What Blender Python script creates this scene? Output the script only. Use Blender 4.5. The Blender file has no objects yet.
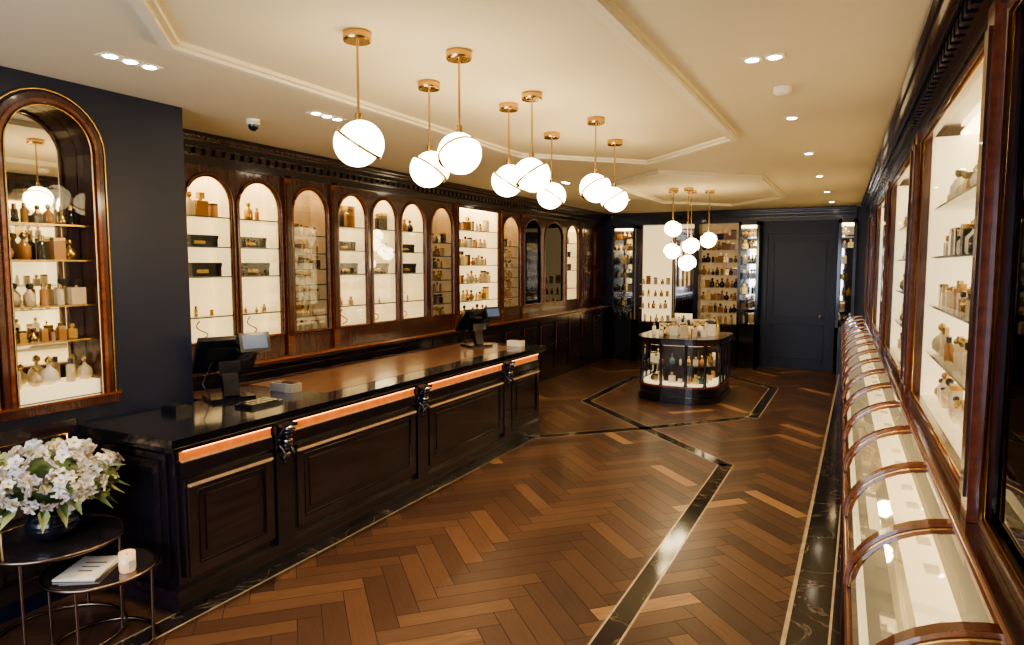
import bpy, bmesh, math, random
from mathutils import Vector, Matrix
random.seed(7)
SC=bpy.context.scene
R=random.random
def U(a,b): return a+(b-a)*random.random()

# ------------------------------------------------------------------ materials
def nt(name):
    m=bpy.data.materials.new(name); m.use_nodes=True
    n=m.node_tree; b=n.nodes['Principled BSDF']; return m,n,b
def M(name,col,rough=.5,metal=0,emis=None,es=0,coat=0,var=0,scale=6,stretch=(1,1,1),bump=0):
    m,n,b=nt(name)
    b.inputs['Base Color'].default_value=(*col,1); b.inputs['Roughness'].default_value=rough
    b.inputs['Metallic'].default_value=metal; b.inputs['Coat Weight'].default_value=coat
    b.inputs['Coat Roughness'].default_value=.08
    if emis: b.inputs['Emission Color'].default_value=(*emis,1); b.inputs['Emission Strength'].default_value=es
    if var or bump:
        tc=n.nodes.new('ShaderNodeTexCoord'); mp=n.nodes.new('ShaderNodeMapping'); mp.inputs['Scale'].default_value=stretch
        nz=n.nodes.new('ShaderNodeTexNoise'); nz.inputs['Scale'].default_value=scale; nz.inputs['Detail'].default_value=6
        n.links.new(tc.outputs['Object'],mp.inputs[0]); n.links.new(mp.outputs[0],nz.inputs['Vector'])
        if var:
            cr=n.nodes.new('ShaderNodeValToRGB')
            cr.color_ramp.elements[0].position=.3; cr.color_ramp.elements[1].position=.7
            cr.color_ramp.elements[0].color=(*[max(0,c*(1-var)) for c in col],1)
            cr.color_ramp.elements[1].color=(*[min(1,c*(1+var)) for c in col],1)
            n.links.new(nz.outputs[0],cr.inputs[0]); n.links.new(cr.outputs[0],b.inputs['Base Color'])
        if bump:
            bp=n.nodes.new('ShaderNodeBump'); bp.inputs['Strength'].default_value=bump; bp.inputs['Distance'].default_value=.01
            n.links.new(nz.outputs[0],bp.inputs['Height']); n.links.new(bp.outputs[0],b.inputs['Normal'])
    return m
def glass(name,tint=(1,1,1),refl=.5,rough=.02):
    m=bpy.data.materials.new(name); m.use_nodes=True; n=m.node_tree; n.nodes.clear()
    o=n.nodes.new('ShaderNodeOutputMaterial'); mx=n.nodes.new('ShaderNodeMixShader')
    t=n.nodes.new('ShaderNodeBsdfTransparent'); t.inputs[0].default_value=(*tint,1)
    g=n.nodes.new('ShaderNodeBsdfGlossy'); g.inputs['Roughness'].default_value=rough
    lw=n.nodes.new('ShaderNodeFresnel'); lw.inputs[0].default_value=1.45
    mt=n.nodes.new('ShaderNodeMath'); mt.operation='MULTIPLY'; mt.inputs[1].default_value=refl
    n.links.new(lw.outputs[0],mt.inputs[0]); n.links.new(mt.outputs[0],mx.inputs[0])
    n.links.new(t.outputs[0],mx.inputs[1]); n.links.new(g.outputs[0],mx.inputs[2]); n.links.new(mx.outputs[0],o.inputs[0])
    return m
def marble():
    m,n,b=nt('black_marble')
    tc=n.nodes.new('ShaderNodeTexCoord'); nz=n.nodes.new('ShaderNodeTexNoise'); nz.inputs['Scale'].default_value=1.6
    nz.inputs['Detail'].default_value=8; nz.inputs['Distortion'].default_value=1.6
    cr=n.nodes.new('ShaderNodeValToRGB'); e=cr.color_ramp.elements
    e[0].position=0; e[0].color=(.020,.017,.020,1); e[1].position=1; e[1].color=(.030,.024,.024,1)
    a=cr.color_ramp.elements.new(.49); a.color=(.026,.021,.022,1)
    a=cr.color_ramp.elements.new(.5); a.color=(.17,.13,.10,1)
    a=cr.color_ramp.elements.new(.51); a.color=(.026,.021,.022,1)
    n.links.new(tc.outputs['Object'],nz.inputs['Vector']); n.links.new(nz.outputs[0],cr.inputs[0]); n.links.new(cr.outputs[0],b.inputs['Base Color'])
    b.inputs['Roughness'].default_value=.10
    return m
def parquet():
    m,n,b=nt('oak_parquet')
    at=n.nodes.new('ShaderNodeAttribute'); at.attribute_name='tone'
    uv=n.nodes.new('ShaderNodeUVMap'); mp=n.nodes.new('ShaderNodeMapping'); mp.inputs['Scale'].default_value=(3,40,1)
    nz=n.nodes.new('ShaderNodeTexNoise'); nz.inputs['Scale'].default_value=1.5; nz.inputs['Detail'].default_value=5; nz.inputs['Distortion'].default_value=.5
    n.links.new(uv.outputs[0],mp.inputs[0]); n.links.new(mp.outputs[0],nz.inputs['Vector'])
    cr=n.nodes.new('ShaderNodeValToRGB'); e=cr.color_ramp.elements
    e[0].position=0; e[0].color=(.046,.021,.015,1); e[1].position=1; e[1].color=(.30,.17,.085,1)
    a=e.new(.45); a.color=(.086,.040,.024,1)
    a=e.new(.8); a.color=(.135,.068,.037,1)
    ma=n.nodes.new('ShaderNodeMath'); ma.operation='MULTIPLY_ADD'; ma.inputs[1].default_value=.5; 
    sb=n.nodes.new('ShaderNodeMath'); sb.operation='SUBTRACT'; sb.inputs[1].default_value=.25
    n.links.new(nz.outputs[0],ma.inputs[0]); n.links.new(at.outputs['Fac'],sb.inputs[0]); n.links.new(sb.outputs[0],ma.inputs[2])
    n.links.new(ma.outputs[0],cr.inputs[0]); n.links.new(cr.outputs[0],b.inputs['Base Color'])
    b.inputs['Roughness'].default_value=.36; b.inputs['Coat Weight'].default_value=.22; b.inputs['Coat Roughness'].default_value=.24
    bp=n.nodes.new('ShaderNodeBump'); bp.inputs['Strength'].default_value=.08; n.links.new(nz.outputs[0],bp.inputs['Height']); n.links.new(bp.outputs[0],b.inputs['Normal'])
    return m

wood=M('mahogany',(.062,.015,.009),.26,coat=.7,var=.45,scale=3,stretch=(14,14,1))
woodh=M('mahogany_moulding',(.16,.042,.018),.2,coat=.9,var=.35,scale=3,stretch=(10,1,10))
dark=M('ebonised_wood',(.014,.010,.018),.20,coat=.7,var=.35,scale=3,stretch=(10,2,10))
darkp=M('dark_stained_panel',(.024,.014,.018),.24,coat=.7,var=.5,scale=3,stretch=(10,1,10))
navy=M('navy_paint',(.0065,.0105,.034),.42,var=.08,scale=2)
ceilm=M('cream_ceiling_paint',(.88,.77,.53),.7,var=.02,scale=1.5)
trimm=M('cream_moulding_paint',(.90,.82,.61),.55,var=.02,scale=4)
wallc=M('cream_wall_paint',(.72,.62,.45),.7,var=.04,scale=2)
lit=M('cream_glow_panel',(.82,.68,.42),.5,emis=(1,.74,.36),es=.72,var=.03,scale=3)  # cream panel; glow put into the material instead of cabinet lighting
litd=M('stock_glow_panel',(.50,.34,.18),.5,emis=(1,.66,.30),es=.14,var=.3,scale=5)  # darker colour and weaker painted glow, for dim-lit stocked bays
litr=M('white_glow_panel',(.85,.75,.52),.5,emis=(1,.80,.47),es=1.0,var=.03,scale=3)  # panel is no lamp; its glow stands in for bay lighting
deckm=M('cream_glow_deck',(.85,.74,.50),.45,emis=(1,.80,.46),es=.6,var=.04,scale=8)  # deck surface glows by itself in place of lights inside the case
dim=M('antique_mirror',(.42,.36,.28),.08,metal=1,var=.15,scale=2)
smoke=M('smoked_back_panel',(.03,.02,.016),.15,var=.3,scale=2)
mirror=M('mirror_glass',(.86,.82,.72),.02,metal=1,var=.01,scale=2)
brass=M('brass',(.66,.42,.16),.25,metal=1,var=.08,scale=10)
gilt=M('gilt_beading',(.80,.60,.38),.35,metal=.3,var=.15,scale=30)
chrome=M('chrome',(.6,.58,.55),.15,metal=1,var=.05,scale=10)
opal=M('opal_glass_lamp',(.95,.9,.8),.3,emis=(1,.79,.46),es=12,var=.01)
led=M('lit_amber_panel',(.60,.22,.06),.5,emis=(1,.25,.04),es=.22,var=.25,scale=12)
ledt=M('amber_led_tube',(.9,.5,.2),.4,emis=(1,.42,.10),es=5)
dl=M('downlight_lens',(.9,.9,.8),.3,emis=(1,.87,.65),es=30)
ledw=M('cabinet_led',(.9,.9,.8),.3,emis=(1,.76,.42),es=6)
gl=glass('clear_glass',(.96,.97,.95),.8)
glr=glass('anti_reflective_glass',(.98,.98,.97),.3)
gld=glass('smoked_glass',(.12,.10,.09),.7)
marb=marble(); parq=parquet()
pale=M('pale_marble_border',(.46,.37,.25),.2,var=.2,scale=10)
gap=M('floor_joint',(.015,.007,.004),.6,var=.2)
blackm=M('black_gloss',(.008,.008,.014),.18,coat=.6,var=.1)
white=M('white_card',(.8,.75,.65),.5,var=.04)
bA=M('bottle_amber',(.42,.20,.06),.12,coat=.6,var=.1)
bB=M('bottle_clear',(.68,.56,.38),.1,coat=.6,var=.1)
bC=M('bottle_gold',(.66,.44,.16),.22,metal=.9,var=.1)
bD=M('bottle_black',(.015,.013,.014),.15,coat=.6,var=.1)
bE=M('bottle_rose',(.45,.20,.16),.15,coat=.6,var=.1)
bF=M('bottle_teal',(.04,.10,.13),.15,coat=.6,var=.1)
BM=[bA,bB,bC,bD,bB,bE,bC,bF,white,bD]

# ------------------------------------------------------------------ builder
class MB:
    def __init__(s,T=None): s.v=[];s.f=[];s.m=[];s.sm=[];s.slots=[];s.T=T or (lambda a,d,z:(a,d,z))
    def mi(s,mat):
        if mat not in s.slots: s.slots.append(mat)
        return s.slots.index(mat)
    def add(s,vs,fs,mat,smooth=False):
        o=len(s.v); s.v+=[s.T(*p) for p in vs]; k=s.mi(mat)
        for f in fs: s.f.append([o+i for i in f]); s.m.append(k); s.sm.append(smooth)
    def hexa(s,p,mat): s.add(p,[(0,3,2,1),(4,5,6,7),(0,1,5,4),(1,2,6,5),(2,3,7,6),(3,0,4,7)],mat)
    def box(s,a0,a1,d0,d1,z0,z1,mat):
        s.hexa([(a0,d0,z0),(a1,d0,z0),(a1,d1,z0),(a0,d1,z0),(a0,d0,z1),(a1,d0,z1),(a1,d1,z1),(a0,d1,z1)],mat)
    def mbox(s,c,size,Mx,mat):
        sx,sy,sz=[k/2 for k in size]
        P=[(-sx,-sy,-sz),(sx,-sy,-sz),(sx,sy,-sz),(-sx,sy,-sz),(-sx,-sy,sz),(sx,-sy,sz),(sx,sy,sz),(-sx,sy,sz)]
        s.hexa([tuple(Vector(c)+Mx@Vector(p)) for p in P],mat)
    def lathe(s,prof,c,mat,seg=12,smooth=True,sc=(1,1)):
        vs=[];fs=[];n=len(prof)
        for r,z in prof:
            for k in range(seg):
                t=2*math.pi*k/seg; vs.append((c[0]+r*math.cos(t)*sc[0],c[1]+r*math.sin(t)*sc[1],c[2]+z))
        for i in range(n-1):
            for k in range(seg):
                k2=(k+1)%seg; fs.append((i*seg+k,i*seg+k2,(i+1)*seg+k2,(i+1)*seg+k))
        s.add(vs,fs,mat,smooth)
        s.add([vs[k] for k in range(seg)],[tuple(range(seg))[::-1]],mat)
        s.add([vs[(n-1)*seg+k] for k in range(seg)],[tuple(range(seg))],mat)
    def tube(s,path,r,mat,seg=6,closed=False):
        P=[Vector(p) for p in path]; n=len(P); vs=[];fs=[]
        for i,p in enumerate(P):
            if closed: t=P[(i+1)%n]-P[i-1]
            else: t=P[min(i+1,n-1)]-P[max(i-1,0)]
            t.normalize(); ref=Vector((0,0,1)) if abs(t.z)<.9 else Vector((1,0,0))
            a=t.cross(ref).normalized(); b=t.cross(a).normalized()
            for k in range(seg):
                th=2*math.pi*k/seg+.3; vs.append(tuple(p+a*r*math.cos(th)+b*r*math.sin(th)))
        for i in range(n if closed else n-1):
            j=(i+1)%n
            for k in range(seg):
                k2=(k+1)%seg; fs.append((i*seg+k,i*seg+k2,j*seg+k2,j*seg+k))
        s.add(vs,fs,mat,True)
        if not closed:
            s.add(vs[:seg],[tuple(range(seg))],mat); s.add(vs[-seg:],[tuple(range(seg))],mat)
    def prism(s,pts,z0,z1,mat,cap=True):
        n=len(pts); vs=[(x,y,z0) for x,y in pts]+[(x,y,z1) for x,y in pts]
        s.add(vs,[(i,(i+1)%n,n+(i+1)%n,n+i) for i in range(n)],mat)
        if cap: s.add(vs,[tuple(range(n))[::-1],tuple(range(n,2*n))],mat)
    def arch(s,a0,a1,z0,z1,oa0,oa1,oz0,apex,d0,d1,mat,rise=None,N=16):
        c=(oa0+oa1)/2; r=(oa1-oa0)/2; rise=rise or r; sp=apex-rise
        s.box(a0,oa0,d0,d1,z0,z1,mat); s.box(oa1,a1,d0,d1,z0,z1,mat)
        if oz0>z0: s.box(oa0,oa1,d0,d1,z0,oz0,mat)
        for i in range(N):
            t0=math.pi*i/N; t1=math.pi*(i+1)/N
            y0=c-r*math.cos(t0);y1=c-r*math.cos(t1);q0=sp+rise*math.sin(t0);q1=sp+rise*math.sin(t1)
            s.hexa([(y0,d0,q0),(y1,d0,q1),(y1,d1,q1),(y0,d1,q0),(y0,d0,z1),(y1,d0,z1),(y1,d1,z1),(y0,d1,z1)],mat)
    def archpath(s,oa0,oa1,oz0,apex,d,off=0,rise=None,N=16):
        c=(oa0+oa1)/2; r=(oa1-oa0)/2; rise=rise or r; sp=apex-rise; r+=off; rise+=off
        p=[(c-r,d,oz0)]+[(c-r*math.cos(math.pi*i/N),d,sp+rise*math.sin(math.pi*i/N)) for i in range(N+1)]+[(c+r,d,oz0)]
        return p
    def build(s,name,parent=None,bevel=0):
        me=bpy.data.meshes.new(name); me.from_pydata([tuple(p) for p in s.v],[],s.f)
        for m in s.slots: me.materials.append(m)
        for i,p in enumerate(me.polygons): p.material_index=s.m[i]; p.use_smooth=s.sm[i]
        bm=bmesh.new(); bm.from_mesh(me); bmesh.ops.recalc_face_normals(bm,faces=bm.faces); bm.to_mesh(me); bm.free()
        o=bpy.data.objects.new(name,me); SC.collection.objects.link(o)
        if parent: o.parent=parent
        if bevel:
            b=o.modifiers.new('bevel','BEVEL'); b.width=bevel; b.segments=2; b.limit_method='ANGLE'; b.angle_limit=.9
        return o
def empty(name,loc=(0,0,0)):
    e=bpy.data.objects.new(name,None); e.location=(0,0,0); e.empty_display_size=.1; SC.collection.objects.link(e); return e

def bottle(mb,a,d,z,h,k=None,mat=None):
    k=random.randrange(5) if k is None else k
    m=mat or random.choice(BM); cap=random.choice([bC,bD,bC])
    if k==0:
        w=h*.28; mb.box(a-w,a+w,d-w*.5,d+w*.5,z,z+h*.66,m); mb.lathe([(w*.3,0),(w*.3,h*.08)],(a,d,z+h*.66),bC,6); mb.box(a-w*.45,a+w*.45,d-w*.4,d+w*.4,z+h*.74,z+h,cap)
    elif k==1:
        r=h*.24; mb.lathe([(r*.8,0),(r,h*.1),(r,h*.5),(r*.4,h*.66),(r*.3,h*.74)],(a,d,z),m,10); mb.lathe([(r*.3,0),(r*.55,h*.08),(r*.5,h*.2),(r*.15,h*.26)],(a,d,z+h*.74),cap,8)
    elif k==2:
        r=h*.30; mb.lathe([(r*.4,0),(r*.9,h*.12),(r,h*.3),(r*.8,h*.48),(r*.25,h*.62),(r*.2,h*.7)],(a,d,z),m,10); mb.lathe([(r*.1,0),(r*.42,h*.1),(r*.42,h*.2),(r*.1,h*.3)],(a,d,z+h*.7),cap,8)
    elif k==3:
        r=h*.17; mb.lathe([(r,0),(r,h*.7),(r*.45,h*.76)],(a,d,z),m,10); mb.lathe([(r*.6,0),(r*.6,h*.24)],(a,d,z+h*.76),cap,8)
    else:
        w=h*.26; mb.box(a-w,a+w,d-w*.6,d+w*.6,z,z+h*.85,m); mb.box(a-w*1.02,a+w*1.02,d-w*.62,d+w*.62,z+h*.85,z+h,cap)
def row(mb,a0,a1,d,z,hmin,hmax,gapf=1.0,mats=None,k=None):
    a=a0+.05
    while a<a1-.04:
        h=U(hmin,hmax); bottle(mb,a,d+U(-.015,.015),z,h,k,random.choice(mats) if mats else None)
        a+=h*.62*gapf+U(.015,.04)
def giftbox(mb,a,d,z,w=.12,h=.10):
    mb.box(a-w,a+w,d-.06,d+.06,z,z+h*.7,blackm); mb.box(a-w*1.03,a+w*1.03,d-.064,d+.064,z+h*.7,z+h,bD)
    mb.box(a-w*.3,a+w*.3,d+.0605,d+.063,z+h*.25,z+h*.5,bC)

ZC=3.08; YB=14.25; YF=-1.9; XL=-5.36; XR=.78; KS=.0262
def SH(y): return -(y-2.6)*KS
# ------------------------------------------------------------------ floor
def clip(poly,x0,x1,y0,y1):
    for ax,val,sg in((0,x0,1),(0,x1,-1),(1,y0,1),(1,y1,-1)):
        out=[];n=len(poly)
        for i in range(n):
            p=poly[i];q=poly[(i+1)%n];dp=(p[ax]-val)*sg;dq=(q[ax]-val)*sg
            if dp>=0: out.append(p)
            if dp*dq<0:
                t=dp/(dp-dq); out.append(tuple(p[k]+t*(q[k]-p[k]) for k in range(4)))
        poly=out
        if len(poly)<3: return None
    return poly
def floor():
    W=.135;n=5;g=.0022
    vs=[(XL,YF,-.004),(XR,YF,-.004),(XR,YB,-.004),(XL,YB,-.004),(XL,YF,-.12),(XR,YF,-.12),(XR,YB,-.12),(XL,YB,-.12)]
    fs=[[0,1,2,3],[7,6,5,4],[0,4,5,1],[1,5,6,2],[2,6,7,3],[3,7,4,0]];tones=[0]*6;uvs=[[(0,0)]*4]*6;mi=[1]*6
    c=math.sqrt(.5)
    def add(p0,p1,q0,q1,horiz):
        P=[(p0*W+g,q0*W+g),(p1*W-g,q0*W+g),(p1*W-g,q1*W-g),(p0*W+g,q1*W-g)]
        ou,ov=U(0,50),U(0,50); quad=[]
        for p,q in P:
            u,v=(p,q) if horiz else (q,p)
            quad.append(((p-q)*c-2.2,(p+q)*c+6,u+ou,v+ov))
        r=clip(quad,XL+.02,-.30,YF+.02,YB-.02)
        if not r: return
        o=len(vs)
        for x,y,u,v in r: vs.append((x,y,0))
        fs.append(list(range(o,o+len(r)))); t=R(); t=.05+t*.75 if R()>.035 else U(.9,1.15)
        tones.append(t); uvs.append([(a[2],a[3]) for a in r]); mi.append(0)
    for m in range(-12,13):
        for t in range(-80,110):
            ox=t+m*n; oy=t-m*n
            cx=(ox-oy)*W*c-2.2; cy=(ox+oy)*W*c+6
            if cx<XL-1.2 or cx>XR+1.2 or cy<YF-1.2 or cy>YB+1.2: continue
            add(ox,ox+n,oy,oy+1,True); add(ox+n,ox+n+1,oy+1-n,oy+1,False)
    me=bpy.data.meshes.new('floor'); me.from_pydata(vs,[],fs)
    me.materials.append(parq); me.materials.append(gap)
    uvl=me.uv_layers.new(name='UVMap'); at=me.attributes.new('tone','FLOAT','FACE')
    for i,p in enumerate(me.polygons):
        p.material_index=mi[i]; at.data[i].value=tones[i]
        for k,li in enumerate(p.loop_indices): uvl.data[li].uv=uvs[i][k]
    o=bpy.data.objects.new('floor',me); SC.collection.objects.link(o)
floor()
def strip(mb,p,q,w,z,mat):
    p=Vector((*p,0));q=Vector((*q,0));t=(q-p).normalized();nn=Vector((-t.y,t.x,0))*w/2
    e=t*w*.2
    P=[p-nn-e,q-nn+e,q+nn+e,p+nn-e]
    mb.hexa([(v.x,v.y,.0003) for v in P]+[(v.x,v.y,z) for v in P],mat)
tr=MB()
B=(-2.3,8.1)
segs=[((-3.37,.4),(-3.37,7.05)),((-3.37,7.05),B),((-1.14,.4),(-1.14,6.95)),((-1.14,6.95),B),
      (B,(-3.55,9.35)),(B,(-1.2,9.35)),((-3.55,9.35),(-3.55,11.75)),((-1.2,9.35),(-1.2,11.75)),((-3.55,11.75),(-2.35,12.95)),((-1.2,11.75),(-2.35,12.95))]
for a,b in segs: strip(tr,a,b,.150,.0015,pale)
for a,b in segs: strip(tr,a,b,.124,.003,marb)
tr.box(-.31,-.285,YF+.02,YB-.02,-.003,.0015,pale); tr.box(-.285,.12,YF+.02,YB-.02,-.003,.003,marb)
tr.box(-.085,-.072,YF+.02,YB-.02,.002,.0045,pale)
tr.build('trim_floor_inlay')

# ------------------------------------------------------------------ shell
def simple(name,*boxes):
    mb=MB()
    for b in boxes: mb.box(*b)
    return mb.build(name)
simple('ceiling',(XL-.1,XR+.25,YF-.1,YB+.1,ZC,ZC+.12,ceilm))
simple('wall_left',(XL-.1,XL,YF,YB,-.1,ZC,wallc))
wr=MB(lambda x,y,z:(x+SH(y),y,z)); wr.box(XR,XR+.1,YF,YB,-.1,ZC,wallc); wr.build('wall_right')
simple('wall_back',(XL-.1,XR+.1,YB,YB+.1,-.1,ZC,navy))
simple('wall_front',(XL-.1,XR+.25,YF-.1,YF,-.1,.5,navy),(XL-.1,XR+.25,YF-.1,YF,2.8,ZC,navy),(XL-.1,-4.4,YF-.1,YF,.5,2.8,navy),(-.6,XR+.25,YF-.1,YF,.5,2.8,navy))
w=MB(); w.box(-4.4,-.6,YF-.06,YF-.05,.5,2.8,gl)
for x in(-4.4,-3.15,-1.9,-.66): w.box(x,x+.06,YF-.08,YF-.02,.5,2.8,dark)
w.box(-4.4,-.6,YF-.08,YF-.02,.5,.56,dark); w.box(-4.4,-.6,YF-.08,YF-.02,2.74,2.8,dark); w.build('window_1')

# ceiling mouldings
def hexm(mb,cx,hl,hr,ya,yb,yc,yd):
    P=[(cx,ya),(cx+hr,yb),(cx+hr,yc),(cx,yd),(cx-hl,yc),(cx-hl,yb)]
    def ring(off,w,z):
        n=len(P)
        def offset(o):
            out=[]
            for i in range(n):
                p0=Vector(P[i-1]);p1=Vector(P[i]);p2=Vector(P[(i+1)%n])
                t1=(p1-p0).normalized();t2=(p2-p1).normalized();n1=Vector((-t1.y,t1.x));n2=Vector((-t2.y,t2.x))
                b=(n1+n2).normalized(); out.append(p1+b*(o/max(.2,b.dot(n1))))
            return out
        A=offset(off);Bq=offset(off+w)
        for i in range(n):
            j=(i+1)%n
            q=[A[i],A[j],Bq[j],Bq[i]]
            mb.hexa([(v.x,v.y,ZC-z) for v in q]+[(v.x,v.y,ZC-.0005) for v in q],trimm)
    ring(0,.10,.022); ring(.02,.05,.040)
cm=MB(); hexm(cm,-2.02,1.05,1.07,1.15,2.25,6.05,7.15); hexm(cm,-2.1,1.0,1.0,7.75,8.85,11.6,12.8); cm.build('trim_ceiling_moulding')

# ------------------------------------------------------------------ left arched cabinet run
XC=-5.0
TL=lambda a,d,z:(XC+d,a,z)
cab=MB(TL); bot=MB(TL); pan=MB(TL)
bays=[(187,233,'L'),(240,281,'L'),(294,328,'D'),(339,367,'L'),(373,397,'L'),(402,425,'L'),(432,453,'D'),(459,499,'W'),(503,520,'D'),(525,541,'K'),(545,563,'K'),(567,578,'L'),(584,603,'P')]
def Yat(u,X=5.0):
    du=u-512; return X*(611+.4548*du)/(312-.8906*du)
bay=[(Yat(a),Yat(b),k) for a,b,k in bays]
Z0=1.16;OZ=1.33;AP=2.76;ZT=2.86
cab.box(3.27,YB-.02,-.34,-.32,Z0,ZT,wood)
ed=[3.27]+[(bay[i][1]+bay[i+1][0])/2 for i in range(len(bay)-1)]+[YB-.03]
for i,(y0,y1,k) in enumerate(bay):
    a0,a1=ed[i],ed[i+1]
    cab.box(a0-.012,a0+.012,-.32,-.03,Z0,ZT,wood)
    if k=='P':
        cab.box(a0,a1,-.03,0,Z0,ZT,wood)
        for (p,q) in((y0,(y0+y1)/2-.03),((y0+y1)/2+.03,y1)):
            for zz in((1.3,1.9),(2.0,2.7)):
                cab.box(p,q,0,.012,zz[0],zz[1],woodh); cab.box(p+.05,q-.05,.012,.022,zz[0]+.05,zz[1]-.05,wood)
        continue
    if k=='W':
        cab.box(a0,y0,-.03,0,Z0,ZT,wood); cab.box(y1,a1,-.03,0,Z0,ZT,wood); cab.box(y0,y1,-.03,0,2.8,ZT,wood); cab.box(y0,y1,-.03,0,Z0,1.2,wood)
        cab.tube([(y0,0,1.2),(y0,0,2.8),(y1,0,2.8),(y1,0,1.2)],.014,woodh)
    else:
        rise=min((y1-y0)/2,.26)
        cab.arch(a0,a1,Z0,ZT,y0,y1,OZ,AP,-.03,0,wood,rise=rise)
        cab.tube(cab.archpath(y0,y1,OZ,AP,.002,.016,rise),.014,woodh)
        cab.tube(cab.archpath(y0,y1,OZ,AP,.002,-.004,rise),.006,woodh)
        cab.tube([(y0,.002,OZ),(y1,.002,OZ)],.012,woodh)
    back={'L':lit,'W':lit,'D':litd,'K':smoke}[k]
    pan.box(a0+.012,a1-.012,-.315,-.305,Z0+.02,ZT-.01,back)
    if k in 'LWD': pan.box(a0+.0125,a0+.02,-.30,-.035,Z0+.02,ZT-.01,back); pan.box(a1-.02,a1-.0125,-.30,-.035,Z0+.02,ZT-.01,back)
    if k!='K': cab.box(a0+.02,a1-.02,-.30,-.10,ZT-.03,ZT-.01,ledw)
    if k!='W': cab.box(y0-.01,y1+.01,-.022,-.016,OZ-.01,AP+.002,glr if k!='K' else gld)
    if k in'LW':
        sh=[1.55,1.90,2.16,2.42] if k=='L' else [1.22,1.48,1.74,2.0,2.26,2.5]
    else: sh=[1.48,1.64,1.80,1.96,2.12,2.30]
    for z in sh: cab.box(a0+.013,a1-.013,-.30,-.05,z-.008,z,gl); cab.box(a0+.013,a1-.013,-.05,-.046,z-.010,z+.001,bF)
    cab.box(a0+.013,a1-.013,-.30,-.03,Z0+.0,OZ-.02,wood)
    if k=='L':
        mid=(y0+y1)/2
        row(bot,y0,y1,-.17,2.421,.12,.24,.8,[bB,bC,bB,bA,bD])
        giftbox(bot,mid-.02,-.17,2.161,min(.19,(y1-y0)*.42),.10); giftbox(bot,mid,-.17,1.901,min(.2,(y1-y0)*.44),.12)
        pth=[(mid+.1*math.sin(t*.5)*(1-t/14),-.17,1.34+.014*t) for t in range(13)]
        bot.tube(pth,.006,bC); row(bot,y0,y1,-.17,1.551,.05,.10,2.6,[bC,bB])
    elif k=='W':
        for z in sh: row(bot,y0,y1,-.17,z+.001,.1,.2,1.0,[bB,bC,bB,bA,white])
    elif k=='D':
        for z in sh: row(bot,y0-.03,y1+.03,-.15,z+.001,.09,.14,.7)
        row(bot,y0-.03,y1+.03,-.15,OZ-.019,.09,.14,.7,[white,bB,bC])
    else:
        for z in sh: row(bot,y0,y1,-.18,z+.001,.08,.15,1.2)
for i in (2,3,7,8,9,12):
    p=ed[i]; cab.box(p-.045,p+.045,0,.03,Z0,ZT,woodh); cab.box(p-.03,p+.03,.03,.04,Z0+.15,ZT-.08,wood)
def cornice(mb,a0,a1,d,zt,m1,m2):
    mb.box(a0,a1,-.3,d+.03,zt-.24,zt-.17,m1)
    mb.box(a0,a1,-.3,d+.05,zt-.17,zt-.10,m2)
    a=a0+.03
    while a<a1-.06: mb.box(a,a+.055,d+.05,d+.085,zt-.16,zt-.11,m1); a+=.10
    mb.box(a0,a1,-.3,d+.10,zt-.10,zt-.055,m1); mb.box(a0,a1,-.3,d+.14,zt-.055,zt-.03,m2); mb.box(a0,a1,-.3,d+.17,zt-.03,zt,m1)
cornice(cab,3.27,YB-.02,0,ZC-.002,dark,wood)
cab.box(3.27,YB-.02,-.33,.24,1.10,Z0,wood); cab.tube([(3.27,.24,1.13),(YB-.03,.24,1.13)],.022,woodh)
cab.box(3.27,YB-.02,-.33,.20,.10,1.10,dark); cab.box(3.27,YB-.02,-.33,.17,.002,.10,dark)
a=3.35
while a<YB-.7:
    cab.box(a,a+.60,.20,.212,.18,1.04,dark); cab.box(a+.07,a+.53,.212,.222,.25,.97,darkp)
    cab.tube([(a+.07,.214,.25),(a+.07,.214,.97),(a+.53,.214,.97),(a+.53,.214,.25)],.006,woodh,closed=True)
    cab.lathe([(.012,0),(.012,.02)],(a+.56,.225,.62),brass,8); a+=.64
root=empty('arched_display_cabinet')
cab.build('cabinet_frame',root); pan.build('back_panels',root); bot.build('perfume_bottles',root)

# ------------------------------------------------------------------ navy projecting wall with arched niche
XN=-4.21
TN=lambda a,d,z:(XN+d,a,z)
nw=MB(TN)
nw.arch(YF+.01,3.25,0,ZC-.001,2.07,2.63,1.18,2.95,-.30,0,navy,rise=.28)
nw.box(3.2,3.25,-1.14,-.30,0,ZC-.001,navy); nw.box(YF+.01,3.2,-.36,-.30,0,ZC-.001,navy)
nw.build('wall_left_projecting')
nf=MB(TN); nb=MB(TN)
N=20
def archring(mb,oa0,oa1,oz,apex,wd,d0,d1,mat):
    c=(oa0+oa1)/2;r=(oa1-oa0)/2;sp=apex-r
    O=[(c-r,oz)]+[(c-r*math.cos(math.pi*i/N),sp+r*math.sin(math.pi*i/N)) for i in range(N+1)]+[(c+r,oz)]
    r2=r-wd
    I=[(c-r2,oz)]+[(c-r2*math.cos(math.pi*i/N),sp+r2*math.sin(math.pi*i/N)) for i in range(N+1)]+[(c+r2,oz)]
    for i in range(len(O)-1):
        q=[O[i],O[i+1],I[i+1],I[i]]
        mb.hexa([(y,d0,z) for y,z in q]+[(y,d1,z) for y,z in q],mat)
archring(nf,2.04,2.66,1.20,2.98,.07,0,.025,wood); archring(nf,2.075,2.625,1.20,2.945,.018,.025,.038,woodh)
nf.tube(nf.archpath(2.02,2.68,1.2,3.0,.008),.008,brass); nf.tube(nf.archpath(2.11,2.59,1.2,2.91,.028),.005,brass)
archring(nf,2.07,2.63,1.20,2.95,.03,-.14,0,wood)
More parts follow.
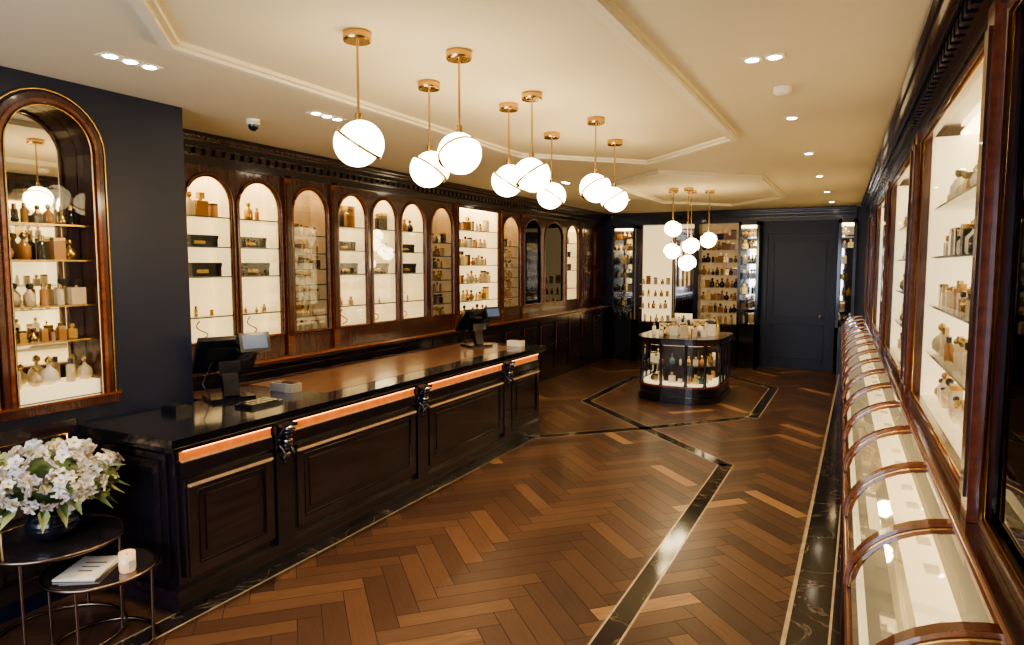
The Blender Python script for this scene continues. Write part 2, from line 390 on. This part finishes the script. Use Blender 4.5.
nf.box(2.01,2.69,0,.035,1.14,1.2,wood); nf.box(2.0,2.70,0,.042,1.19,1.203,woodh)
nf.box(2.08,2.62,-.15,-.145,1.20,2.94,mirror)
nf.box(2.10,2.60,-.14,-.02,1.205,1.29,deckm); nf.box(2.10,2.60,-.018,-.012,1.2,2.9,glr)
for z in(1.55,1.76,2.03,2.24): nf.box(2.10,2.60,-.138,-.03,z-.008,z,gl); nf.box(2.10,2.60,-.03,-.026,z-.009,z+.001,bC)
row(nb,2.10,2.60,-.08,1.291,.12,.17,.8,[white,bB,white]); row(nb,2.10,2.60,-.08,1.551,.06,.10,.7); row(nb,2.10,2.60,-.08,1.761,.12,.17,.7,[bB,bA,bB,bC]); row(nb,2.10,2.60,-.08,2.031,.12,.16,.7,[bC,bA,bD,bE])
row(nb,2.10,2.60,-.08,2.241,.07,.12,.7,[bC,bA,bD])
nf.box(1.9,2.42,.0,.02,.1,1.08,darkp); nf.tube([(1.98,.022,.2),(1.98,.022,1.0),(2.36,.022,1.0),(2.36,.022,.2)],.006,brass,closed=True)
root=empty('arched_display_niche'); nf.build('niche_frame',root); nb.build('perfume_bottles',root)

# ------------------------------------------------------------------ right upper cabinet
XU=.38; YE=13.76
TR=lambda a,d,z:(XU-d+SH(a),a,z)
rc=MB(TR); rb=MB(TR); rp=MB(TR)
rbays=[(-1.6,.35,'M'),(.55,2.62,'M'),(2.98,5.1,'L'),(5.65,8.05,'L'),(8.6,11.0,'L'),(11.5,13.45,'L')]
ed=[YF+.03]+[(rbays[i][1]+rbays[i+1][0])/2 for i in range(len(rbays)-1)]+[YE]
rc.box(YF+.03,YE,-.36,-.34,1.121,2.86,wood)
for i,(y0,y1,k) in enumerate(rbays):
    a0,a1=ed[i],ed[i+1]
    rc.box(a0,y0,-.05,0,1.121,2.86,wood); rc.box(y1,a1,-.05,0,1.121,2.86,wood); rc.box(y0,y1,-.05,0,2.78,2.86,wood); rc.box(y0,y1,-.05,0,1.121,1.17,wood)
    rc.box(a0-.01,a0+.01,-.34,-.05,1.121,2.86,wood)
    rc.tube([(y0,0,1.17),(y0,0,2.78),(y1,0,2.78),(y1,0,1.17)],.013,woodh,closed=True)
    rc.tube([(y0+.014,-.004,1.184),(y0+.014,-.004,2.766),(y1-.014,-.004,2.766),(y1-.014,-.004,1.184)],.004,brass,closed=True)
    rp.box(a0+.012,a1-.012,-.335,-.325,1.122,2.84,litr if k=='L' else smoke)
    if k=='L':
        rp.box(y0-.02,y0-.005,-.32,-.055,1.15,2.8,litr); rp.box(y1+.005,y1+.02,-.32,-.055,1.15,2.8,litr)
        rc.box(y0,y1,-.32,-.2,2.80,2.82,ledw); rc.box(y0-.0,y1+.0,-.32,-.055,1.13,1.165,deckm)
    rc.box(y0-.01,y1+.01,-.03,-.024,1.16,2.79,glr if k=='L' else gld)
    for z in(1.45,1.75,2.05,2.35):
        rc.box(y0,y1,-.315,-.08,z-.008,z,gl); rc.box(y0,y1,-.08,-.075,z-.010,z+.002,bF)
        row(rb,y0,y1,-.15,z+.001,.10,.19,.9,[bB,bB,white,bC,bA] if z!=2.05 else [bD,bB,white,bD])
    row(rb,y0,y1,-.15,1.17,.1,.18,.9,[bB,white,bC])
    for p in ((a1,) if i<2 else (a1-.13,a1+.13) if i<5 else (a1-.1,)):
        rc.box(p-.06,p+.06,0,.025,1.121,2.86,woodh); rc.box(p-.035,p+.035,.025,.035,1.2,2.78,wood)
cornice(rc,YF+.03,YE,-.02,ZC-.002,dark,wood)
root=empty('glazed_display_cabinet'); rc.build('cabinet_frame',root); rp.build('back_panels',root); rb.build('perfume_bottles',root)

# ------------------------------------------------------------------ right low bullnose case
TQ=lambda x,y,z:(x+SH(y),y,z)
lc=MB(TQ); ln=MB(TQ)
Y0,Y1=YF+.03,YE
lc.box(.02,.74,Y0,Y1,.10,.80,dark); lc.box(.06,.74,Y0,Y1,.006,.10,dark)
lc.box(.0,.03,Y0,Y1,.76,.815,wood); lc.tube([(.005,Y0,.80),(.005,Y1,.80)],.016,woodh)
lc.box(.03,.37,Y0,Y1,.80,.83,deckm); lc.box(.37,.74,Y0,Y1,.80,1.09,wood); lc.box(.362,.37,Y0,Y1,.83,1.09,deckm)
lc.box(.335,.74,Y0,Y1,1.09,1.119,wood); lc.tube([(.335,Y0,1.098),(.335,Y1,1.098)],.020,woodh,seg=8)
NE=10
def el(t,o=0): return (.36-(.355+o)*math.cos(t),.82+(.275+o)*math.sin(t))
ribs=[1.975+.78*k for k in range(-4,16)]
for y in ribs:
    if y<Y0+.05 or y>Y1-.05: continue
    for i in range(NE):
        t0=math.pi/2*i/NE;t1=math.pi/2*(i+1)/NE
        a,b,c,d=el(t0,.018),el(t1,.018),el(t1,-.02),el(t0,-.02)
        w2=.026
        lc.hexa([(p[0],y-w2,p[1]) for p in(a,b,c,d)]+[(p[0],y+w2,p[1]) for p in(a,b,c,d)],woodh)
    for sg in(-1,1): lc.tube([(el(t)[0],y+sg*.03,el(t)[1]) for t in [math.pi/2*i/NE for i in range(NE+1)]],.004,brass)
    lc.box(.0,.02,y-.03,y+.03,.12,.78,wood)
for i in range(NE):
    t0=math.pi/2*i/NE;t1=math.pi/2*(i+1)/NE
    a,b=el(t0),el(t1)
    lc.add([(a[0],Y0,a[1]),(b[0],Y0,b[1]),(b[0],Y1,b[1]),(a[0],Y1,a[1])],[(0,1,2,3)],gl,True)
for i in range(len(ribs)-1):
    y=(ribs[i]+ribs[i+1])/2
    if y<Y0+.4 or y>Y1-.4: continue
    for k in range(2):
        yy=y+(k-.5)*.3; ln.box(.27,.32,yy-.04,yy+.04,.831,.838,white)
root=empty('bullnose_display_case'); lc.build('case_body',root); ln.build('price_cards',root)

# ------------------------------------------------------------------ back wall fittings
TB=lambda a,d,z:(a,YB-d,z)
bw=MB(TB)
bw.box(-1.72,-.42,.003,.05,0,2.83,navy)
for a,b,z0,z1 in((-1.55,-.60,1.0,2.45),(-1.55,-.60,.16,.86)):
    for (p,q,r,s) in((a,b,z0,z0+.03),(a,b,z1-.03,z1),(a,a+.03,z0,z1),(b-.03,b,z0,z1)): bw.box(p,q,.05,.085,r,s,navy)
bw.box(-1.72,-.42,.05,.10,2.6,2.66,navy); bw.box(-1.72,-1.64,.05,.10,0,2.6,navy); bw.box(-.50,-.42,.05,.10,0,2.6,navy)
bw.lathe([(.02,0),(.02,.05)],(-.68,.08,1.0),brass,8)
bw.build('door_1')
bs=MB(TB); bb=MB(TB)
def col(x0,x1,dd,shelves=True):
    bs.box(x0,x0+.05,.003,dd,0,2.83,blackm); bs.box(x1-.05,x1,.003,dd,0,2.83,blackm); bs.box(x0,x1,.003,.03,0,2.83,mirror)
    bs.box(x0,x1,.03,dd,0,.85,blackm); bs.box(x0,x1,.03,dd,2.76,2.83,blackm)
    bs.box(x0+.06,x1-.06,.05,dd-.05,2.74,2.76,ledw)
    bs.box(x0,x1,dd-.01,dd-.004,.85,2.76,glr)
    for z in(.86,1.15,1.44,1.73,2.02,2.31,2.55):
        bs.box(x0+.05,x1-.05,.03,dd-.03,z-.01,z,gl); row(bb,x0+.05,x1-.05,dd*.5,z+.001,.12,.2,1.0,[bA,bC,bB,bD])
col(-4.72,-4.22,.35); col(-2.14,-1.76,.45); col(-.40,-.10,.45)
bs.box(-4.22,-3.0,.003,.02,.02,2.83,lit); bs.box(-3.0,-2.14,.003,.02,.02,2.83,litd)  # glowing panels stand in for the bright reflection of a mirror
bs.box(-3.45,-3.02,.02,.024,1.0,2.75,mirror)
for x in(-3.51,-3.47): bs.box(x,x+.03,.02,.06,.8,2.83,wood)
bs.box(-3.02,-2.92,.02,.30,0,2.83,dark); bs.box(-4.22,-4.14,.02,.07,0,2.83,wood)
bs.box(-4.14,-3.02,.02,.30,0,.8,dark); bs.box(-4.14,-3.02,.02,.32,.8,.83,wood)
for z in(1.1,1.35,1.6): bs.box(-4.14,-3.52,.03,.25,z-.01,z,gl); row(bb,-4.14,-3.52,.14,z+.001,.1,.18,1.2,[bC,bB,bA])
row(bb,-4.1,-3.1,.15,.831,.1,.16,1.2,[bB,bC,bA,white])
bs.box(-2.92,-2.14,.02,.28,0,.8,dark); bs.box(-2.92,-2.14,.02,.30,.8,.83,wood)
for z in(1.05,1.3,1.55,1.8,2.05,2.3,2.5): bs.box(-2.90,-2.16,.03,.22,z-.01,z,gl); row(bb,-2.90,-2.16,.13,z+.001,.12,.2,.6,[bA,bC,bE,bD,bA,bD])
row(bb,-2.9,-2.18,.15,.831,.12,.18,.9,[bA,bC,bB])
cornice(bs,-4.80,-.12,.12,ZC-.002,dark,blackm)
root=empty('mirrored_display_shelving'); bs.build('mirror_and_shelves',root); bb.build('perfume_bottles',root)

# ------------------------------------------------------------------ counter
ct=MB()
XF=-3.42
YA,YZ=2.50,7.38
ct.box(-4.16,XF,YA,YZ,.12,.985,dark); ct.box(-4.14,XF+.02,YA-.02,YZ+.02,.004,.10,dark); ct.box(-4.15,XF+.035,YA-.035,YZ+.035,.10,.14,darkp)
ct.box(-4.44,-4.16,3.32,YZ,.12,.985,dark)
ct.prism([(-4.18,YA-.07),(XF+.08,YA-.07),(XF+.08,YZ+.07),(-4.47,YZ+.07),(-4.47,3.30),(-4.18,3.30)],.99,1.035,blackm)
ct.prism([(-4.17,YA-.045),(XF+.055,YA-.045),(XF+.055,YZ+.045),(-4.2,YZ+.045),(-4.2,3.3),(-4.17,3.3)],.955,.99,dark)
ct.tube([(-4.17,YA-.055,.985),(XF+.068,YA-.055,.985),(XF+.068,YZ+.055,.985)],.008,darkp)
top_refl=M('brown_top_reflection',(.13,.06,.032),.28,coat=.35,var=.25,scale=5)  # brown sheet on the polished top, its warm reflection put into the colour
ct.box(-4.38,-3.58,3.9,7.2,1.035,1.037,top_refl)
cor=[3.29,4.90,6.52]
edges=[YA]+cor+[YZ]
for i in range(4):
    a=edges[i]+(.09 if i else .03); b=edges[i+1]-(.09 if i<3 else .03)
    ct.box(XF,XF+.012,a,b,.885,.955,led); ct.box(XF+.012,XF+.02,a,b,.878,.886,gilt)
    ct.tube([(XF+.022,a+.01,.946),(XF+.022,b-.01,.946)],.006,ledt)
    ct.box(XF,XF+.03,a,b,.80,.878,dark)
    ct.box(XF,XF+.028,a,b,.20,.78,dark)
    for (p,q,r,s) in((a+.02,b-.02,.20,.26),(a+.02,b-.02,.72,.78),(a+.02,a+.08,.26,.72),(b-.08,b-.02,.26,.72)): ct.box(XF+.028,XF+.04,p,q,r,s,darkp)
    y=a+.03
    while y<b-.03: ct.mbox((XF+.048,y,.742),(.014,.016,.016),Matrix.Identity(3),gilt); y+=.022
    ct.tube([(XF+.043,a+.02,.742),(XF+.043,b-.02,.742)],.009,gilt)
    ct.box(XF+.028,XF+.036,a+.14,b-.14,.32,.66,darkp)
    ct.tube([(XF+.034,a+.09,.27),(XF+.034,b-.09,.27),(XF+.034,b-.09,.70),(XF+.034,a+.09,.70)],.007,darkp,closed=True)
ct.box(-4.10,XF-.05,YA-.02,YA,.2,.93,dark)
for (p,q,r,s) in((-4.05,XF-.1,.24,.29),(-4.05,XF-.1,.84,.89),(-4.05,-4.0,.29,.84),(XF-.15,XF-.1,.29,.84)): ct.box(p,q,YA-.032,YA-.02,r,s,darkp)
for y in cor:
    ct.box(XF,XF+.04,y-.075,y+.075,.14,.955,dark)
    for k in range(9):
        t=k/8; z=.93-.24*t; r=.042*(1-.55*t)+.008*math.sin(k*2.2)
        ct.lathe([(r*.3,-.02),(r,-.008),(r,.008),(r*.3,.02)],(XF+.045+.035*(1-t),y,z),chrome if k%3==0 else blackm,10)
    for sgn in(-1,1):
        ct.tube([(XF+.05+.03*math.cos(t*.6),y+sgn*(.045+.012*math.sin(t*.6)),.93-.018*t) for t in range(12)],.012,blackm)
    ct.box(XF+.04,XF+.10,y-.06,y+.06,.935,.955,dark)
root=empty('sales_counter'); ct.build('counter_body',root,bevel=.004)

# items on the counter
scr=M('customer_screen',(.03,.05,.09),.2,emis=(.35,.42,.6),es=.15)
def pos(x,y,ang,name,s=1.0,zz=1.0355):
    p=MB(); Rz=Matrix.Rotation(ang,3,'Z'); Z=zz
    def L(v): return tuple(Vector((x,y,Z))+Rz@(Vector(v)*s))
    B3=lambda *q:tuple(k*s for k in q)
    p.mbox(L((0,0,.0125)),B3(.28,.24,.025),Rz,blackm)
    p.mbox(L((0,-.03,.12)),B3(.10,.06,.20),Rz@Matrix.Rotation(-.3,3,'X'),blackm)
    p.mbox(L((0,.0,.22)),B3(.14,.09,.08),Rz,blackm)
    tilt=Rz@Matrix.Rotation(-.85,3,'X')
    c=Vector(L((0,.02,.30))); n=tilt@Vector((0,0,1))
    p.mbox(tuple(c),B3(.40,.31,.035),tilt,blackm); p.mbox(tuple(c-n*.025*s),B3(.26,.18,.025),tilt,bD)
    p.mbox(tuple(c+n*.0185*s),B3(.36,.27,.002),tilt,scr)
    t2=Rz@Matrix.Rotation(-.35,3,'X')
    p.mbox(L((.14,-.12,.38)),B3(.20,.03,.13),t2,blackm)
    p.mbox(tuple(Vector(L((.14,-.12,.38)))+t2@Vector((0,-.016*s,0))),B3(.16,.002,.09),t2,scr)
    p.tube([L((.14,-.10,.33)),L((.12,-.05,.27)),L((.05,.0,.23))],.012*s,blackm)
    p.tube([L((-.1,.0,.25)),L((-.17,-.02,.12)),L((-.12,.0,.028))],.005,blackm)
    p.build(name)
pos(-4.05,3.42,1.15,'point_of_sale_terminal',1.08); pos(-4.05,7.0,1.1,'point_of_sale_terminal',1.05,1.0375)
ki=MB(); ki.box(-4.08,-3.93,2.90,3.02,1.0355,1.075,blackm); ki.box(-4.06,-3.95,2.92,3.0,1.075,1.082,bD); ki.build('card_reader')
ki=MB(); ki.box(-4.02,-3.80,3.78,3.89,1.0355,1.10,M('printer_grey',(.30,.27,.24),.4,var=.05)); ki.box(-4.0,-3.82,3.80,3.87,1.10,1.104,blackm); ki.build('receipt_printer')
ki=MB(); ki.box(-3.76,-3.60,3.22,3.50,1.0355,1.055,blackm)
for i in range(5):
    for j in range(3): ki.box(-3.755+.05*j,-3.715+.05*j,3.24+.05*i,3.275+.05*i,1.055,1.062,bD)
ki.build('keyboard')
ki=MB(); ki.box(-3.75,-3.56,7.21,7.31,1.0355,1.10,white); ki.box(-3.73,-3.58,7.23,7.29,1.10,1.104,bB); ki.build('receipt_printer')

# ------------------------------------------------------------------ vitrine
def rrect(cx,cy,hx,hy,r,rb=.12,n=7):
    pts=[]
    for (sx,sy,rr,t0) in((1,-1,r,-90),(1,1,rb,0),(-1,1,rb,90),(-1,-1,r,180)):
        ox=cx+sx*(hx-rr);oy=cy+sy*(hy-rr)
        for i in range(n+1):
            t=math.radians(t0+90*i/n); pts.append((ox+rr*math.cos(t),oy+rr*math.sin(t)))
    return pts
vt=MB(); cx,cy=-2.38,10.45; hx,hy=.60,.66
def ring(o): return rrect(cx,cy,hx+o,hy+o,.42+o,.14+o)
vt.prism(ring(0.02),.004,.09,blackm); vt.prism(ring(-.01),.09,.24,dark); vt.prism(ring(.015),.22,.25,woodh)
vt.prism(ring(-.04),.25,.26,deckm); vt.prism(ring(-.015),.26,.84,gl,cap=False)
vt.prism(ring(-.05),.53,.54,gl); vt.prism(ring(-.34),.26,.84,smoke)
vt.prism(ring(.0),.84,.90,wood); vt.prism(ring(.04),.90,.94,blackm); vt.prism(ring(-.05),.832,.84,M('vitrine_led',(.9,.9,.8),.3,emis=(1,.8,.5),es=2))
pr=ring(-.01)
for i in (0,3,7,8,15,16,23,24,27,31):
    x,y=pr[i]; vt.lathe([(.03,0),(.022,.03),(.02,.29),(.022,.56),(.03,.6)],(x,y,.25),dark,8)
for a,b in((15,16),(7,8),(23,24)):
    for f in(.33,.66):
        x=pr[a][0]*(1-f)+pr[b][0]*f;y=pr[a][1]*(1-f)+pr[b][1]*f; vt.lathe([(.02,0),(.02,.6)],(x,y,.25),dark,8)
vb=MB(); pin=ring(-.20)
for z,h in((.261,.17),(.541,.17)):
    for i in range(0,len(pin)):
        for f in (0,.33,.66):
            j=(i+1)%len(pin); 
            if f and math.hypot(pin[i][0]-pin[j][0],pin[i][1]-pin[j][1])<.2: continue
            x=pin[i][0]*(1-f)+pin[j][0]*f;y=pin[i][1]*(1-f)+pin[j][1]*f
            if i%2==0 or f: bottle(vb,x,y,z,U(.1,h))
for i in range(9):
    for j in range(7):
        x=cx-.42+.105*i;y=cy-.48+.15*j
        if abs(x-cx)>.3 and y<cy-.3: continue
        if R()<.8: bottle(vb,x+U(-.02,.02),y,.9415,U(.12,.22),None,random.choice([white,white,bB,bB,bC]))
for i in range(7):
    x=cx-.3+.1*i; vb.box(x-.045,x+.045,cy+.52,cy+.56,.9415,1.14,white)
root=empty('glass_display_vitrine'); vt.build('vitrine_body',root); vb.build('perfume_bottles',root)

# ------------------------------------------------------------------ pendants
def pendant(x,y,z,ang,r=.112):
    p=MB(); 
    p.lathe([(.062,-.045),(.066,-.04),(.066,-.003),(.062,-.001)],(x,y,ZC),brass,20)
    p.tube([(x,y,ZC-.045),(x,y,z+r*.9)],.006,brass,8)
    p.lathe([(.016,0),(.016,.04)],(x,y,z+r*.93),brass,10)
    Q=Matrix.Rotation(ang,3,'Z')@Matrix.Rotation(.6,3,'Y')
    c=Vector((x,y,z)); off=.009
    for s in(1,-1):
        vs=[];fs=[];nu=24;nv=10
        for i in range(nv+1):
            ph=math.pi/2*i/nv
            for k in range(nu):
                t=2*math.pi*k/nu
                v=Vector((r*math.cos(ph)*math.cos(t)+s*off,r*math.cos(ph)*math.sin(t),s*(r*math.sin(ph)+.005))); vs.append(tuple(c+Q@v))
        for i in range(nv):
            for k in range(nu): fs.append((i*nu+k,i*nu+(k+1)%nu,(i+1)*nu+(k+1)%nu,(i+1)*nu+k))
        p.add(vs,fs,opal,True)
    vs=[]
    for h in(-.006,.006):
        for k in range(32):
            t=2*math.pi*k/32; vs.append(tuple(c+Q@Vector(((r+.013)*math.cos(t),(r+.006)*math.sin(t),h))))
    p.add(vs,[(k,(k+1)%32,32+(k+1)%32,32+k) for k in range(32)]+[tuple(range(32)),tuple(range(32,64))],brass)
    p.build('globe_pendant_lamp')
for i,(x,y) in enumerate([(-2.133,2.592),(-1.86,3.051),(-2.325,3.472),(-1.893,3.984),(-2.159,4.18),(-1.788,4.863),(-2.309,5.24),(-1.949,5.78)]):
    pendant(x,y,2.57,[.3,2.6,.8,3.4,.1,2.9,.6,3.2][i],.108)
for x,y,z in((-2.40,9.71,2.51),(-2.23,10.09,2.28),(-2.0,10.2,2.36),(-2.47,9.95,2.2),(-2.2,9.75,2.03)): pendant(x,y,z,U(0,3))

# ------------------------------------------------------------------ downlights etc
def spotfix(x,y,n=2,vert=False,power=22):
    d=MB()
    for k in range(n):
        xx=x if vert else x+(k-(n-1)/2)*.11; yy=y+(k-(n-1)/2)*.11 if vert else y
        d.box(xx-.05,xx+.05,yy-.05,yy+.05,ZC-.006,ZC-.0005,trimm)
        d.lathe([(.032,-.009),(.032,-.006)],(xx,yy,ZC),dl,12)
    d.build('recessed_downlight')
    L=bpy.data.lights.new('spot','SPOT'); L.energy=power*n; L.color=(1,.74,.43); L.spot_size=math.radians(110); L.spot_blend=.8; L.shadow_soft_size=.05
    o=bpy.data.objects.new('downlight_lamp',L); o.location=(x,y,ZC-.03); SC.collection.objects.link(o)
for y in(3.87,5.5,7.3,9.2,11.2,13): spotfix(-.5,y,2 if y<5 else 1,power=48)
for y in(2.4,3.9,5.9,8.4,11): spotfix(-3.5,y,3 if y<6 else 2,vert=True,power=30)
for y in(.6,): spotfix(-2,y,3,power=25)
sm=MB(); sm.lathe([(.055,-.002),(.055,-.03),(.04,-.045),(.015,-.05)],(-.47,4.55,ZC),trimm,20); sm.build('smoke_detector')
sm=MB(); sm.lathe([(.05,-.001),(.05,-.03),(.045,-.04)],(-4.08,3.75,ZC),trimm,20); sm.lathe([(.038,-.04),(.034,-.065),(.02,-.08),(.005,-.085)],(-4.08,3.75,ZC),blackm,16); sm.build('dome_security_camera')

# ------------------------------------------------------------------ side tables, flowers
tabm=M('smoked_table_top',(.03,.025,.03),.06,coat=1,var=.1)
bronze=M('aged_bronze',(.26,.19,.15),.25,metal=1,var=.1,scale=10)
def table(x,y,r,h,name):
    t=MB()
    ringp=lambda rr,z:[(x+rr*math.cos(2*math.pi*k/36),y+rr*math.sin(2*math.pi*k/36),z) for k in range(36)]
    t.lathe([(r-.006,0),(r-.006,.008)],(x,y,h-.008),tabm,48)
    t.tube(ringp(r,h-.006),.010,bronze,8,True); t.tube(ringp(r*.95,.012),.009,bronze,8,True)
    for k in range(4):
        a=math.pi/2*k+.6; t.tube([(x+r*.96*math.cos(a),y+r*.96*math.sin(a),.012),(x+r*.985*math.cos(a),y+r*.985*math.sin(a),h-.006)],.008,bronze,8)
    t.build(name)
table(-3.80,2.05,.33,.55,'round_side_table'); table(-3.50,2.10,.26,.42,'round_side_table')
fl=MB(); fx,fy=-3.80,2.05
fl.lathe([(.05,0),(.11,.02),(.135,.07),(.12,.12),(.10,.14),(.105,.15)],(fx,fy,.551),blackm,24)
lilac=M('petal_lilac',(.66,.60,.66),.6,var=.1,scale=20); petal=M('petal_white',(.88,.84,.77),.6,var=.06,scale=20); pink=M('petal_blush',(.70,.58,.55),.6,var=.1,scale=20)
green=M('leaf_green',(.07,.12,.035),.45,var=.3,scale=20); lime=M('bud_green',(.46,.50,.20),.6,var=.2,scale=20)
C=Vector((fx,fy,.865))
prof=[(.02,-.15)]+[(.20*math.cos(t),.12*math.sin(t)) for t in [math.radians(a) for a in range(-70,90,15)]]+[(.01,.12)]
fl.lathe(prof,tuple(C),green,20)
def orient(nv):
    a=nv.cross(Vector((.3,.2,.9))).normalized(); b=nv.cross(a).normalized(); return a,b
heads=[]
for k in range(26):
    g=k*2.39996; zz=-.5+1.45*k/25; rr=math.sqrt(max(0,1-zz*zz)) if abs(zz)<1 else .1
    q=U(.85,1.1); heads.append((Vector((.235*rr*math.cos(g)*q,.25*rr*math.sin(g)*q,.15*zz*q)),U(.06,.08)))
for hc,hr in heads:
    fl.tube([tuple(C+Vector((0,0,-.16))),tuple(C+hc*.6),tuple(C+hc)],.004,green,5)
    limeh=(hc.x<-.08 and R()<.45) or R()<.08
    for k in range(17):
        d=Vector((U(-1,1),U(-1,1),U(-1,1))).normalized()
        if d.dot(hc.normalized())<-.2: continue
        c=C+hc+d*hr*U(.75,1.2); d=(d+Vector((U(-.5,.5),U(-.5,.5),U(-.5,.5)))).normalized(); a,b=orient(d); mt=random.choice([petal,petal,petal,petal,petal,lilac,pink]) 
        if limeh and R()<.7: mt=lime
        ph=U(0,3); sz=U(.028,.040); npet=5
        if c.x<-4.11: continue
        for q in range(npet):
            t=ph+q*2*math.pi/npet; e=a*math.cos(t)+b*math.sin(t); g=a*-math.sin(t)+b*math.cos(t)
            P=[c,c+e*sz*.55+g*sz*.42+d*.012,c+e*sz*1.0+g*sz*.2+d*.014,c+e*sz*1.1+d*.006,c+e*sz*1.0-g*sz*.2+d*.014,c+e*sz*.55-g*sz*.42+d*.012]
            fl.add([tuple(p) for p in P],[(0,1,2,3),(0,3,4,5)],mt)
        for q in range(3): fl.mbox(tuple(c+d*.012+a*.004*(q-1)),(.004,.004,.010),Matrix.Identity(3),lime)
for k in range(44):
    g=U(0,6.28); el_=U(-.7,.4); d=Vector((math.cos(g),math.sin(g),el_)).normalized(); c=C+Vector((d.x*.22,d.y*.23,d.z*.15)); a,b=orient(d)
    s=U(.09,.14)
    if (c+d*s*1.1).x<-4.14: continue
    P=[c,c+d*s*.5+a*s*.22,c+d*s*1.1-Vector((0,0,.03)),c+d*s*.5-a*s*.22]
    fl.add([tuple(p) for p in P],[(0,1,2,3)],green if R()<.75 else lime)
fl.build('flower_bouquet_in_vase')
cd=MB(); cd.lathe([(.036,0),(.040,.01),(.040,.10),(.036,.10),(.036,.075),(.0,.075)],(-3.33,2.14,.4215),M('candle_glass',(.75,.55,.35),.15,coat=.5,var=.1,emis=(1,.5,.2),es=.35),20)
cd.box(-3.293,-3.288,2.12,2.16,.445,.485,white); cd.tube([(-3.33,2.14,.496),(-3.33,2.14,.515)],.002,blackm); cd.build('scented_candle')
bk=MB(); Rz=Matrix.Rotation(.5,3,'Z')
bk.mbox((-3.52,2.06,.427),(.21,.28,.01),Rz,white); bk.mbox((-3.51,2.06,.435),(.19,.26,.006),Rz@Matrix.Rotation(.1,3,'Z'),white)
for k in range(3): bk.mbox(tuple(Vector((-3.51,2.06,.4385))+Rz@Vector((0,.05-.05*k,0))),(.11-.02*k,.008,.0008),Rz,blackm)
bk.build('open_magazine')

# ------------------------------------------------------------------ lights, world, camera
def area(name,loc,rot,sx,sy,e,c):
    L=bpy.data.lights.new(name,'AREA'); L.shape='RECTANGLE'; L.size=sx; L.size_y=sy; L.energy=e; L.color=c
    o=bpy.data.objects.new(name,L); o.location=loc; o.rotation_euler=rot; SC.collection.objects.link(o)
area('shop_window_daylight',(-2.5,YF+.05,1.7),(math.radians(90),0,0),3.7,2.2,110,(.78,.84,1))
wd=bpy.data.worlds.new('World'); SC.world=wd; wd.use_nodes=True
bg=wd.node_tree.nodes['Background']; bg.inputs[0].default_value=(.6,.7,1,1); bg.inputs[1].default_value=1.0
cam=bpy.data.cameras.new('Camera'); cam.sensor_width=36; cam.sensor_fit='HORIZONTAL'; cam.lens=24.01; cam.clip_start=.05
co=bpy.data.objects.new('Camera',cam); co.location=(0,0,2); co.rotation_euler=(math.radians(90-4.81),0,math.radians(27.05)); SC.collection.objects.link(co)
SC.camera=co
try:
    SC.view_settings.view_transform='AgX'; SC.view_settings.look='AgX - Medium High Contrast'; SC.view_settings.exposure=.6
except Exception as e: print(e)
